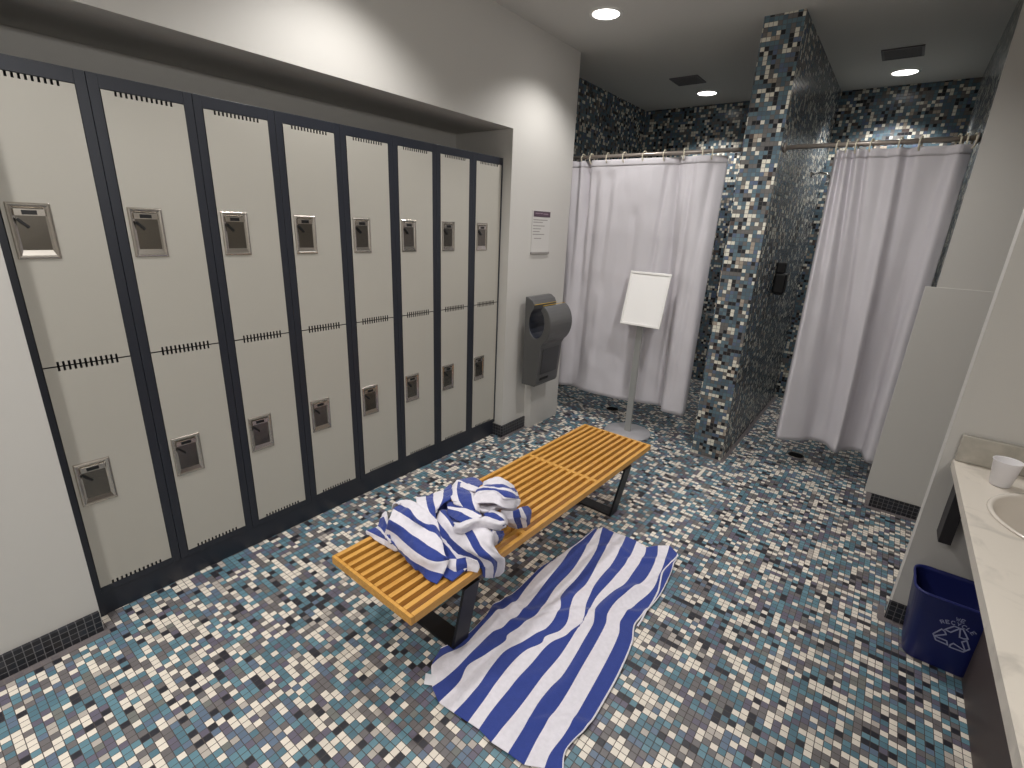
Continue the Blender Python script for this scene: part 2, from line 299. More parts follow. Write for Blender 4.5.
# ------------------------------------------------------------------ the room
H = 2.7
boxes('floor', [(-.7, 3.4, -2.9, 5.3, -.12, 0)], M['floor'], **ST)
boxes('ceiling', [(-.7, 3.4, -2.9, 5.3, H, H+.1)], M['ceil'], **ST)
YW = -.030
boxes('wall_left', [(-.6, .072, -2.7, YW, 0, H)], M['wall'], **ST)
boxes('wall_left_pier', [(-.6, .072, 2.393, 3.136, 0, H)], M['wall'], **ST)
boxes('wall_left_soffit', [(-.6, .072, YW, 2.393, 2.1, H)], M['wall'], **ST)
boxes('wall_left_recess', [(-.6, -.42, YW, 2.393, 0, 2.1)], M['wall'], **ST)
boxes('wall_shower_left', [(-.6, -.24, 3.136, 5.03, 0, H)], M['tile_side'], **ST)
boxes('wall_back', [(-.6, 3.3, 5.03, 5.2, 0, H)], M['tile_front'], **ST)
bm = bmesh.new()
box(bm, 1.264, 1.475, 3.123, 5.03, 0, H)
bm.normal_update()
for f in bm.faces: f.material_index = 0 if abs(f.normal.y) > .5 else 1
obj('wall_partition', bm, [M['tile_front'], M['tile_side']], **ST)
boxes('wall_shower_right', [(2.352, 3.3, 3.137, 5.03, 0, H)], M['tile_side'], **ST)
boxes('wall_right_stub', [(2.352, 3.3, 3.123, 3.137, 0, H)], M['wall'], **ST)
boxes('wall_right_end', [(2.457, 3.3, 2.055, 2.125, 0, H)], M['wall'], **ST)
boxes('wall_right', [(3.07, 3.3, -2.7, 2.055, 0, H)], M['wall'], **ST)
boxes('wall_right_alcove', [(3.2, 3.3, 2.125, 3.123, 0, H)], M['wall'], **ST)
boxes('wall_front', [(-.6, 3.3, -2.8, -2.7, 0, H)], M['wall'], **ST)
# washable guard panels on the wall ends
boxes('trim_1', [(.072, .13, 2.668, 3.070, 0, .80)], M['wall'], bevel=.002, **ST)
boxes('trim_2', [(2.306, 3.19, 3.116, 3.123, .085, 1.31)], M['wall'], bevel=.002, **ST)
# dark tiled baseboards
boxes('baseboard_left', [(.072, .087, -2.7, -.034, 0, .086)], M['base_y'], **ST)
boxes('baseboard_left_pier', [(.072, .085, 2.393, 2.668, 0, .086)], M['base_y'], **ST)
boxes('baseboard_left_return', [(-.008, .085, 2.380, 2.393, 0, .086)], M['base_x'], **ST)
boxes('baseboard_right_stub', [(2.345, 3.19, 3.111, 3.123, 0, .084)], M['base_x'], **ST)
boxes('baseboard_right_end', [(2.450, 3.07, 2.042, 2.055, 0, .086)], M['base_x'], **ST)
# plain grey border tiles along the wall feet
boxes('trim_3', [(.087, .117, -2.7, -.02, 0, .0012)], M['cove_x'], **ST)
boxes('trim_4', [(.085, .1095, 2.36, 2.668, 0, .0012)], M['cove_x'], **ST)
boxes('trim_5', [(1.245, 1.500, 3.095, 3.123, 0, .0012), (1.475, 1.5, 3.123, 5.03, 0, .0012)], M['cove_x'], **ST)
boxes('trim_6', [(2.325, 3.19, 3.083, 3.111, 0, .0012), (2.325, 2.352, 3.123, 5.03, 0, .0012)], M['cove_x'], **ST)
boxes('trim_7', [(2.425, 3.07, 2.014, 2.042, 0, .0012), (2.425, 2.450, 2.042, 2.125, 0, .0012)], M['cove_x'], **ST)

# ------------------------------------------------------------------ lockers
PITCH, DW = .305, .2406
ZB, ZM, ZT, ZTOP = .1275, 1.0090, 1.8880, 1.932
def comb(z0, z1, top, bot):
    """door outline with rows of vent notches in the top and bottom edge; top/bot = notch depth"""
    pts = []
    n, y0, pit, w = 12, .036, .0146, .0066
    pts.append((0, z0))
    for k in range(n):
        y = y0+k*pit
        pts += [(y, z0), (y, z0+bot), (y+w, z0+bot), (y+w, z0)]
    pts += [(DW, z0), (DW, z1)]
    for k in reversed(range(n)):
        y = y0+k*pit
        pts += [(y+w, z1), (y+w, z1-top), (y, z1-top), (y, z1)]
    pts.append((0, z1))
    return pts

def lock_plate(door, yc, zc):
    w, h = .106, .170
    bm = bmesh.new()
    def loop(dy, dz, x, sh=0.):
        return [bm.verts.new((x, yc+sy*(w/2-dy), zc+sz*(h/2-dz)+(sh if sz < 0 else 0))) for sy, sz in ((-1, -1), (1, -1), (1, 1), (-1, 1))]
    ls = [loop(0, 0, .0005), loop(.002, .002, .005), loop(.007, .007, .0065), loop(.012, .012, .005), loop(.018, .016, .0014, .012)]
    for A, B in zip(ls, ls[1:]):
        for k in range(4): bm.faces.new((A[k], A[(k+1) % 4], B[(k+1) % 4], B[k]))
    bm.faces.new(ls[-1]).material_index = 1
    pl = obj('lock_plate', bm, [M['steel'], M['steel_in']], door, bevel=.0012, label='polished steel recessed lock plate')
    return pl

def number_strip(door, yc, zc):
    bm = bmesh.new()
    box(bm, .0012, .0060, yc-.036, yc+.036, zc+.046, zc+.066, 0)
    box(bm, .0058, .0066, yc-.019, yc+.017, zc+.0495, zc+.0625, 1)
    return obj('number_strip', bm, [M['steel'], M['black']], door, bevel=.0008, label='steel strip with a black number window')

def latch(door, yc, zc):
    bm = bmesh.new()
    prism(bm, [(yc-.036, zc+.034), (yc-.030, zc+.040), (yc-.006, zc+.014), (yc-.011, zc+.008)], lambda p, t: (t, p[0], p[1]), .0014, .0075)
    return obj('latch_lever', bm, M['black'], door, bevel=.001, label='black slanted latch lever')

def make_locker(label):
    t = thing('locker', label, 'locker', (0, 0, 0), group='bank of two-tier lockers')
    s = (PITCH-DW)/2
    bm = bmesh.new()
    a, b = -s+.0008, DW+s-.0008
    box(bm, -.02, .0, a, -.002, .1, ZTOP); box(bm, -.02, .0, DW+.002, b, .1, ZTOP)
    box(bm, -.02, -.0005, -.002, DW+.002, ZT+.002, ZTOP); box(bm, -.02, -.0005, -.002, DW+.002, .1, ZB-.002)
    obj('face_frame', bm, M['frame'], t, bevel=.001)
    bm = bmesh.new(); box(bm, -.41, -.02, a, b, .1, ZTOP)
    obj('carcass', bm, M['carcass'], t)
    for z0, z1, tp, bt, zc in ((ZM+.0022, ZT, .014, .014, 1.445), (ZB, ZM-.0022, .014, .013, .564)):
        bm = bmesh.new(); prism(bm, comb(z0, z1, tp, bt), lambda p, x: (x, p[0], p[1]), -.018, .0012)
        bm.normal_update()
        for f in bm.faces:
            if abs(f.normal.x) < .5: f.material_index = 1
        d = obj('door', bm, [M['locker'], M['carcass']], t)
        lock_plate(d, .0620, zc); number_strip(d, .0620, zc); latch(d, .0620, zc)
    return t
ORD = ['first', 'second', 'third', 'fourth', 'fifth', 'sixth', 'seventh', 'eighth']
lk0 = make_locker('two-tier beige locker at the near end of the bank, against the white wall')
for k in range(1, 8):
    lb = 'two-tier beige locker, %s along the bank counted from the near white wall' % ORD[k] if k < 7 else \
         'two-tier beige locker at the far end of the bank, next to the hand dryer pier'
    dup(lk0, (0, k*PITCH, 0), lb)
bm = bmesh.new(); box(bm, -.41, -.004, YW+.002, 2.378, 0, .0995)
tag(obj('locker_plinth', bm, M['frame'], bevel=.001), 'long black plinth carrying the whole row of lockers', 'plinth')

# ------------------------------------------------------------------ slatted bench
BX, BY, BR = 1.0205, 1.3860, -math.radians(1.83)
bench = thing('slatted_bench', 'long maple slatted bench on black metal legs, striped towel heaped on it', 'bench', (BX, BY, 0), BR)
BL, BW_, BTOP, BTH = 1.752, .442, .358, .046
nsl = 12; sw = .0182; pitch = (BW_-sw)/(nsl-1)
for k in range(nsl):
    x = -BW_/2+k*pitch
    bm = bmesh.new(); box(bm, x, x+sw, -BL/2+.013, BL/2-.013, BTOP-(.031 if k in (0, nsl-1) else BTH), BTOP)
    obj('slat', bm, M['wood'], bench, bevel=.0012)
for y0, y1, nm in ((-BL/2, -BL/2+.012, 'end_rail'), (BL/2-.012, BL/2, 'end_rail')):
    bm = bmesh.new(); box(bm, -BW_/2, BW_/2, y0, y1, BTOP-.031, BTOP)
    obj(nm, bm, M['wood'], bench, bevel=.0012)
for yc in (-.285, .285):
    bm = bmesh.new()
    for q in (0.,):
        for k in range(nsl-1):
            x = -BW_/2+k*pitch+sw
            box(bm, x, x+pitch-sw, yc+q-.010, yc+q+.010, BTOP-.030, BTOP-.0003)
    obj('spacer_bar', bm, M['wood'], bench)
for yc in (-.60, .61):
    bm = bmesh.new()
    w, t = .078, .011
    zt = BTOP-BTH-.0005
    out = [(-.165, 0), (.165, 0), (.2205, zt), (-.2205, zt)]
    inn = [(-.165+t*.9, t), (.165-t*.9, t), (.2205-t*1.15, zt-t), (-.2205+t*1.15, zt-t)]
    lo = [bm.verts.new((x, yc-w/2, z)) for x, z in out]; hi = [bm.verts.new((x, yc+w/2, z)) for x, z in out]
    li = [bm.verts.new((x, yc-w/2, z)) for x, z in inn]; hh = [bm.verts.new((x, yc+w/2, z)) for x, z in inn]
    for k in range(4):
        j = (k+1) % 4
        bm.faces.new((lo[k], lo[j], hi[j], hi[k])); bm.faces.new((li[k], hh[k], hh[j], li[j]))
        bm.faces.new((lo[k], li[k], li[j], lo[j])); bm.faces.new((hi[k], hi[j], hh[j], hh[k]))
    obj('leg_frame', bm, M['bench_leg'], bench, bevel=.0015, label='black flat-bar trapezoid leg')

# ------------------------------------------------------------------ towels
def resample(pts, n):
    P_ = [Vector(p) for p in pts]
    out = []
    d = [0.]
    for a, b in zip(P_, P_[1:]): d.append(d[-1]+max((b-a).length, 1e-5))
    T = d[-1]
    for i in range(n):
        s = T*i/(n-1); k = 0
        while k < len(P_)-2 and s > d[k+1]: k += 1
        t = (s-d[k])/(d[k+1]-d[k])
        p1, p2 = P_[k], P_[k+1]; p0 = P_[k-1] if k else p1*2-p2; p3 = P_[k+2] if k+2 < len(P_) else p2*2-p1
        h0, h1 = d[k]-(d[k-1] if k else d[k]-(d[k+1]-d[k])), d[k+1]-d[k]
        h2 = (d[k+2]-d[k+1]) if k+2 < len(P_) else h1
        m1 = (p2-p0)*(h1/(h0+h1)); m2 = (p3-p1)*(h1/(h1+h2))
        t2, t3 = t*t, t*t*t
        out.append(p1*(2*t3-3*t2+1)+m1*(t3-2*t2+t)+p2*(-2*t3+3*t2)+m2*(t3-t2))
    return out
def cat(p0, p1, p2, p3, t):
    return ((p1*2)+(p2-p0)*t+(p0*2-p1*5+p2*4-p3)*t*t+(p1*3-p0-p2*3+p3)*t*t*t)*.5

# towel spread on the floor: 12 stripe borders, hem to hem
NV = 170
rows = [resample([(x, y, 0) for x, y in r], NV) for r in FLOOR_ROWS]
RIDGES = [  # (points along a crease, height, width)
    ([(1.165, .99), (1.24, .97), (1.31, 1.02), (1.37, 1.13), (1.44, 1.22), (1.50, 1.24)], .026, .020),
    ([(1.17, 1.07), (1.23, 1.05), (1.29, 1.08), (1.34, 1.17), (1.36, 1.27)], .020, .020),
    ([(1.47, 1.10), (1.50, 1.25), (1.52, 1.42), (1.56, 1.50)], .024, .024),
    ([(1.36, 1.22), (1.42, 1.38), (1.43, 1.52)], .016, .022),
    ([(1.52, .62), (1.55, .78), (1.57, .92), (1.55, 1.05), (1.51, 1.16)], .015, .018),
    ([(1.58, 1.33), (1.63, 1.36), (1.66, 1.40)], .022, .018),
    ([(1.36, .66), (1.41, .76), (1.47, .86)], .008, .02),
    ([(1.24, 1.62), (1.30, 1.66), (1.36, 1.72), (1.42, 1.70)], .014, .02),
    ([(1.45, 1.66), (1.52, 1.72), (1.60, 1.78)], .016, .018),
    ([(1.60, 1.56), (1.625, 1.68), (1.635, 1.78)], .022, .013),
    ([(1.16, .66), (1.22, .74), (1.26, .84)], .012, .03),
    ([(1.56, .70), (1.64, .78), (1.70, .80)], .016, .018),
]
def segdist(p, a, b):
    ab = b-a; t = max(0, min(1, (p-a).dot(ab)/ab.length_squared)); return (p-a-ab*t).length
def floor_z(x, y):
    p = Vector((x, y)); z = .0
    for pts, h, w in RIDGES:
        d = min(segdist(p, Vector(a), Vector(b)) for a, b in zip(pts, pts[1:]))
        z = max(z, .6*h*math.exp(-(d/w)**2))
    z += .003*(noise.noise((x*7, y*7, 1.))+.6)
    return max(.0, z)
bm = bmesh.new()
cols, bands = [], []
SUB = 5
for i in range(11):
    for s in range(SUB):
        t = s/SUB
        cols.append([rows[i][k].lerp(rows[i+1][k], t) for k in range(NV)]); bands.append(i)
cols.append(rows[11])
c0 = [cols[0][k].lerp(cols[1][k], .55) for k in range(NV)]
c1 = [cols[-1][k].lerp(cols[-2][k], .55) for k in range(NV)]
cols.insert(1, c0); bands.insert(0, 'e'); cols.insert(len(cols)-1, c1); bands.append('e')
G = []
for c in cols:
    g = []
    for p in c:
        g.append(bm.verts.new((p.x, p.y, .0045+floor_z(p.x, p.y))))
    G.append(g)
for i in range(len(cols)-1):
    for k in range(NV-1):
        try:
            f = bm.faces.new((G[i][k], G[i+1][k], G[i+1][k+1], G[i][k+1]))
        except ValueError: continue
        f.smooth = True
        b = bands[i]
        f.material_index = 1 if b == 'e' else (0 if b % 2 == 0 else 1)
ftw = thing('striped_towel', 'blue and white striped towel spread out on the tiled floor', 'towel', (0, 0, 0))
o = obj('cloth', bm, [M['tb'], M['tw']], ftw)
md = o.modifiers.new('thick', 'SOLIDIFY'); md.thickness = .004; md.offset = 1
md = o.modifiers.new('sm', 'SUBSURF'); md.levels = 1; md.render_levels = 1
SELV = resample([(x, y, 0) for x, y in [[1.622, 1.853], [1.616, 1.774], [1.611, 1.686], [1.625, 1.616], [1.642, 1.551], [1.648, 1.491], [1.651, 1.424], [1.653, 1.355], [1.655, 1.296]]], 60)
bm = bmesh.new(); prev = None
for k, p in enumerate(SELV):
    d = (SELV[min(k+1, 59)]-SELV[max(k-1, 0)]).normalized(); nn = Vector((-d.y, d.x, 0))*.0035
    z = .0105+floor_z(p.x, p.y)
    cur = (bm.verts.new((p.x-nn.x, p.y-nn.y, z)), bm.verts.new((p.x, p.y, z+.003)), bm.verts.new((p.x+nn.x, p.y+nn.y, z)))
    if prev:
        for q in (0, 1): bm.faces.new((prev[q], prev[q+1], cur[q+1], cur[q])).smooth = True
    prev = cur
obj('selvage', bm, M['tw'], ftw, label='thin white woven edge of the folded-over side')
bm = bmesh.new()
prism(bm, [(1.163, .606), (1.190, .572), (1.222, .590), (1.200, .622)], lambda p, t: (p[0], p[1], t), .0105, .0117)
obj('care_tag', bm, M['tag'], ftw, label='small white care tag sewn at the corner')

# towel heaped on the bench
bm = bmesh.new()
BT = BTOP
def add_patch(code, prows, nu=52, sub=9, seed=0):
    rr = [resample(r, nu) for r in prows]
    n = len(rr); grid = []; mids = []
    for i in range(n-1):
        for s in range(sub):
            t = s/sub
            p0, p3 = rr[max(i-1, 0)], rr[min(i+2, n-1)]
            grid.append([cat(p0[k], rr[i][k], rr[i+1][k], p3[k], t) for k in range(nu)]); mids.append(i)
    grid.append(rr[-1])
    V = []
    m = len(grid)
    for i, g in enumerate(grid):
        line = []
        for k, p in enumerate(g):
            a = grid[max(i-1, 0)][k]-grid[min(i+1, m-1)][k]; b = g[min(k+1, nu-1)]-g[max(k-1, 0)]
            nrm = a.cross(b)
            nrm = nrm.normalized() if nrm.length > 1e-9 else Vector((0, 0, 1))
            if nrm.z < 0: nrm = -nrm
            w = noise.noise((p.x*16+seed, p.y*16, p.z*16))*.0065+noise.noise((p.x*38, p.y*38+seed, p.z*38))*.0035+noise.noise((p.x*90, p.y*90+seed, p.z*90))*.0012
            q = p+nrm*w
            if q.z < BT+.003 and q.z > BT-.02 and q.x < 1.235: q.z = BT+.003
            line.append(bm.verts.new(q))
        V.append(line)
    for i in range(m-1):
        for k in range(nu-1):
            f = bm.faces.new((V[i][k], V[i][k+1], V[i+1][k+1], V[i+1][k])); f.smooth = True
            f.material_index = 0 if code[mids[i]] == 'B' else 1
for n_, (code, prows) in enumerate(BENCH_PATCHES): add_patch(code, prows, seed=n_*3.1)
MOUND = [[(.86, .70, .364), (1.0, .69, .372), (1.12, .69, .370), (1.2, .70, .364)], [(.86, .78, .40), (1.0, .78, .42), (1.1, .78, .405), (1.2, .76, .37)],
         [(.88, .86, .41), (1.0, .86, .425), (1.1, .86, .415), (1.2, .84, .385)], [(.92, .94, .41), (1.02, .94, .425), (1.1, .94, .415), (1.18, .93, .38)],
         [(.97, 1.02, .40), (1.03, 1.03, .42), (1.1, 1.03, .405), (1.15, 1.03, .375)], [(1.0, 1.1, .364), (1.05, 1.11, .368), (1.1, 1.11, .366), (1.13, 1.1, .364)]]
add_patch('BWBWB', MOUND, seed=50.)
btw = thing('striped_towel', 'crumpled blue and white striped towel heaped on the slatted bench', 'towel', (0, 0, 0))
o = obj('cloth', bm, [M['tb'], M['tw']], btw)
md = o.modifiers.new('thick', 'SOLIDIFY'); md.thickness = .0045; md.offset = 0

# ------------------------------------------------------------------ showers
ROD_Y, ROD_Z = 3.24, 2.034
def rod(x0, x1, label):
    t = thing('shower_rod', label, 'shower rod', (x0, ROD_Y, ROD_Z))
    bm = bmesh.new(); tube(bm, [(0.004, 0, 0), (x1-x0-.004, 0, 0)], .0125, 16); obj('bar', bm, M['rod'], t)
    for x in (.0005, x1-x0-.0125):
        bm = bmesh.new(); lathe(bm, [(.028, x), (.028, x+.006), (.016, x+.012)], (0, 0, 0), 20, 'x', cap=True); obj('end_flange', bm, M['rod'], t)
rod(-.24, 1.264, 'metal shower rod over the left stall, between white pier and tiled partition')
rod(1.475, 2.352, 'metal shower rod over the right stall, right of the tiled partition')

def ring_proto(label):
    bm = bmesh.new()
    pts = []
    for k in range(20):
        a = 2*math.pi*k/20
        pts.append((0, .021*math.cos(a), -.012+.034*math.sin(a)))
    tube(bm, pts, .0042, 8, closed=True)
    return tag(obj('curtain_ring', bm, M['ring']), label, 'curtain ring')
NTH = ['first', 'second', 'third', 'fourth', 'fifth', 'sixth', 'seventh', 'eighth', 'ninth']
rp = None
for xs, side, ref in (([.1, .172, .304, .439, .591, .736, .867, .992, 1.056], 'left', 'the white pier'),
                      ([1.749, 1.792, 1.839, 1.908, 2.036, 2.120, 2.271, 2.298, 2.332], 'right', 'the tiled partition')):
    for k, x in enumerate(xs):
        lb = 'cream ring on the %s shower rod, %s counted from %s' % (side, NTH[k], ref)
        if rp is None: r = rp = ring_proto(lb)
        else:
            r = rp.copy(); COL.objects.link(r); r['label'] = lb
        r.location = (x, ROD_Y, ROD_Z); r.rotation_euler = (0, 0, random.uniform(-.5, .5))
        r['group'] = 'rings of the %s shower curtain' % side

FOLDS = [  # pleats of the left curtain: x at top, x at foot, depth, half width, from z, to z
    (.150, .16, .030, .016, 1.45, 2.1), (.225, .22, .022, .030, .2, 1.95), (.335, .40, .016, .035, .9, 1.95), (.405, .33, -.010, .030, .2, 1.9),
    (.560, .62, .012, .040, .2, 1.7), (.660, .58, -.010, .05, .8, 2.0), (.770, .70, .018, .016, .5, 1.98), (.840, .86, .022, .022, .9, 2.1),
    (.930, .90, -.022, .022, .2, 2.1), (.880, .80, .014, .04, .2, 1.5), (1.07, 1.02, .012, .02, .2, 2.1)]
def cwave(x, z, t, side):
    w = noise.noise((x*6+side, z*1.1, side))*.010+noise.noise((x*15, z*3+x*9, side+4))*.007*t+noise.noise((x*9+z*5, z*6-x*3, side+9))*.006
    if side < 5:
        for xt, xf, d, hw, za, zb in FOLDS:
            xx = xf+(xt-xf)*t
            e = max(0., min(1., (z-za)/.25))*max(0., min(1., (zb-z)/.06))
            w += d*e*math.exp(-((x-xx)/hw)**2)
    return w

def curtain(name, label, bottom, top, z0, z1, side):
    NU, NZ = 150, 60
    b = resample([(x, y, 0) for x, y in bottom], NU); tp = resample([(x, y, 0) for x, y in top], NU)
    bm = bmesh.new(); G = []
    for j in range(NZ+1):
        t = j/NZ; z = z0+(z1-z0)*t
        k = t**1.6
        row = []
        for i in range(NU):
            p = b[i].lerp(tp[i], k)
            row.append(bm.verts.new((p.x, p.y+cwave(p.x, z, t, side), z)))
        G.append(row)
    for j in range(NZ):
        for i in range(NU-1):
            f = bm.faces.new((G[j][i], G[j][i+1], G[j+1][i+1], G[j+1][i])); f.smooth = True
    th = thing(name, label, 'shower curtain', (0, 0, 0))
    o = obj('cloth', bm, M['curtain'], th)
    md = o.modifiers.new('thick', 'SOLIDIFY'); md.thickness = .0018
    # stitched top band
    bm = bmesh.new(); G = []
    for j in range(4):
        z = z1-.045+.045*j/3; row = []
        for i in range(NU):
            p = b[i].lerp(tp[i], ((z-z0)/(z1-z0))**1.6); t = (z-z0)/(z1-z0)
            row.append(bm.verts.new((p.x, p.y+cwave(p.x, z, t, side)-.0022, z)))
        G.append(row)
    for j in range(3):
        for i in range(NU-1):
            f = bm.faces.new((G[j][i], G[j][i+1], G[j+1][i+1], G[j+1][i])); f.smooth = True
    o = obj('top_hem', bm, M['curtain'], th)
    md = o.modifiers.new('thick', 'SOLIDIFY'); md.thickness = .001
Y0 = ROD_Y
curtain('shower_curtain', 'white shower curtain drawn across the left stall, behind the sign stand',
        [(-.20, 3.25), (-.10, 3.20), (-.02, 3.24), (.047, 3.20), (.071, 3.196), (.159, 3.245), (.240, 3.215), (.325, 3.191), (.504, 3.196), (.665, 3.222), (.799, 3.259), (.937, 3.298), (.984, 3.197), (1.063, 3.189), (1.133, 3.203), (1.134, 3.285)],
        [(-.20, Y0+.02), (-.13, Y0-.01), (-.06, Y0+.03), (.01, Y0-.01), (.060, Y0+.025), (.095, Y0-.01), (.130, Y0+.035), (.172, Y0), (.304, Y0-.004), (.439, Y0), (.591, Y0-.006), (.736, Y0+.004), (.820, Y0+.02), (.867, Y0-.005), (.935, Y0+.025), (.985, Y0-.02), (1.145, Y0+.055)],
        .225, 2.010, 1.3)
curtain('shower_curtain', 'white shower curtain bunched toward the right side of the right stall',
        [(1.757, 3.29), (1.78, 3.24), (1.844, 3.272), (1.904, 3.316), (1.954, 3.388), (2.006, 3.394), (2.045, 3.364), (2.09, 3.278), (2.112, 3.26), (2.141, 3.325), (2.191, 3.383), (2.238, 3.388), (2.256, 3.319), (2.28, 3.237), (2.336, 3.243)],
        [(1.74, Y0+.03), (1.757, Y0-.015), (1.775, Y0+.03), (1.80, Y0-.02), (1.825, Y0+.03), (1.85, Y0-.02), (1.885, Y0+.02), (1.908, Y0-.01), (1.985, Y0+.025), (2.036, Y0-.015), (2.075, Y0+.03), (2.120, Y0), (2.235, Y0+.005), (2.28, Y0-.03), (2.335, Y0+.01)],
        .225, 2.006, 7.7)

# soap dispenser on the partition
sd = thing('soap_dispenser', 'black wall soap dispenser on the tiled partition in the right stall', 'soap dispenser', (1.475, 3.78, 1.12))
bm = bmesh.new(); box(bm, .0008, .078, -.05, .05, .012, .155); obj('body', bm, M['black'], sd, bevel=.014, seg=4)
bm = bmesh.new(); box(bm, .0008, .058, -.038, .038, .156, .232); obj('reservoir_cap', bm, M['black'], sd, bevel=.008, seg=3)
bm = bmesh.new(); box(bm, .012, .072, -.03, .03, 0, .011); obj('push_bar', bm, M['black'], sd, bevel=.003)
# small grab bar and shower head
gb = thing('grab_bar', 'slim chrome grab bar on the back tiles of the left stall', 'grab bar', (.35, 5.03, .735))
bm = bmesh.new(); tube(bm, [(0, -.001, 0), (0, -.05, 0), (.02, -.07, 0), (.88, -.07, 0), (.90, -.05, 0), (.90, -.001, 0)], .011, 12); obj('bar', bm, M['chrome'], gb)
for x in (0, .9):
    bm = bmesh.new(); lathe(bm, [(.03, -.0006), (.03, -.006), (.02, -.01)], (x, 0, 0), 20, 'y', cap=True); obj('flange', bm, M['chrome'], gb)
sh = thing('shower_sprayer', 'chrome shower head on the partition wall of the right stall', 'shower head', (1.475, 4.42, 2.0))
bm = bmesh.new(); tube(bm, [(.001, 0, 0), (.05, 0, .012), (.10, 0, 0), (.13, 0, -.03)], .009, 12); obj('arm', bm, M['chrome'], sh)
bm = bmesh.new(); lathe(bm, [(.011, .004), (.02, -.015), (.036, -.04), (.036, -.048)], (.135, 0, -.035), 24, cap=True); obj('rose', bm, M['chrome'], sh)
bm = bmesh.new(); lathe(bm, [(.028, .0006), (.028, .005), (.012, .010)], (0, 0, 0), 20, 'x', cap=True); obj('flange', bm, M['chrome'], sh)
for x, y, lb in ((.43, 3.53, 'left'), (1.88, 3.61, 'right')):
    t = thing('floor_drain', 'round dark floor drain in the %s shower stall' % lb, 'drain', (x, y, 0))
    bm = bmesh.new(); lathe(bm, [(.056, .0002), (.056, .003), (.054, .004)], (0, 0, 0), 32); lathe(bm, [(.054, .004), (.052, .0015)], (0, 0, 0), 32); obj('rim', bm, M['rod'], t)
    bm = bmesh.new()
    lathe(bm, [(.0005, .0018), (.052, .0018)], (0, 0, 0), 32)
    for k in range(-3, 4): box(bm, -.04, .04, k*.012-.002, k*.012+.002, .0018, .0032)
    obj('grate', bm, M['drain'], t)

# ------------------------------------------------------------------ hand dryer
hd = thing('hand_dryer', 'dark grey jet hand dryer on the white pier beside the left curtain', 'hand dryer', (.131, 2.535, .40))
bm = bmesh.new()
cx, cz = .105, .470
prof = [(0, 0), (0, .648), (.030, .646), (.062, .626), (.078, .596)]
for k in range(17):
    a = math.radians(112+k*(408-112)/16-0)
    prof.append((cx+.066*math.cos(a), cz+.108*math.sin(a)))
prof[5] = (.076, .575)
prof = prof[:5]
for k in range(15):
    a = math.radians(118+k*(424-118)/14)
    prof.append((cx+.066*math.cos(a), cz+.108*math.sin(a)))
for k in range(13):
    a = math.radians(68-k*(68+62)/12)
    prof.append((.119+.106*math.cos(a), .462+.146*math.sin(a)))
prof += [(.150, .300), (.143, .200), (.128, .022), (.116, 0)]
prism(bm, prof, lambda p, t: (p[0], t, p[1]), 0, .290)
bm.normal_update()
hole = [f for f in bm.faces if abs(f.normal.y) < .5 and ((f.calc_center_median().x-cx)/.072)**2+((f.calc_center_median().z-cz)/.115)**2 < 1.03 and f.calc_center_median().z < .60]
for f in hole: f.material_index = 1
obj('body', bm, [M['dryer'], M['dryer_in']], hd, bevel=.005, seg=3)
bm = bmesh.new()
prism(bm, [(.1505, .285), (.1445, .205), (.1345, .09), (.1385, .09), (.1485, .205), (.1545, .285)], lambda p, t: (p[0], t, p[1]), .035, .255)
obj('front_panel', bm, M['dryer_dark'], hd, bevel=.003)
bm = bmesh.new(); prism(bm, [(.1333, .062), (.1322, .045), (.1340, .045), (.1351, .062)], lambda p, t: (p[0], t, p[1]), .04, .15); obj('badge_slot', bm, M['black'], hd)
bm = bmesh.new()
tube(bm, [(.079, .004, .597), (.079, .286, .597)], .0022, 8)
obj('slot_edge', bm, M['yellow'], hd, label='yellow line along the hand slot')
bm = bmesh.new()
tube(bm, [(.150, .004, .600), (.150, .286, .600)], .0022, 8)
obj('slot_edge', bm, M['yellow'], hd, label='yellow line along the hand slot')

# ------------------------------------------------------------------ notice on the pier
nt_ = thing('wall_notice', 'narrow grey notice with purple heading on the white pier above the dryer', 'notice', (.0725, 2.646, 1.344))
NW, NH = .222, .288
bm = bmesh.new(); box(bm, 0, .004, 0, NW, 0, NH); obj('sheet', bm, M['note'], nt_)
bm = bmesh.new(); box(bm, .0041, .0055, .012, NW-.002, NH-.044, NH-.006); obj('heading_band', bm, M['purple'], nt_)
bm = bmesh.new()
for y0, y1, z in ((.03, .085, .270), (.09, .12, .270), (.13, .19, .268)): box(bm, .0056, .0060, y0, y1, z-.006, z)
obj('heading_text', bm, M['ink2'], nt_)
bm = bmesh.new()
for y0, y1, z in ((.012, .19, .226), (.012, .13, .210), (.012, .155, .186), (.012, .11, .166), (.012, .095, .147), (.012, .155, .128), (.03, .12, .10)):
    box(bm, .0041, .0046, y0, y1, z-.006, z)
obj('text_line', bm, M['ink'], nt_)
bm = bmesh.new(); box(bm, 0, .012, -.004, NW+.004, -.012, .004); obj('holder_lip', bm, M['ink'], nt_, bevel=.002)

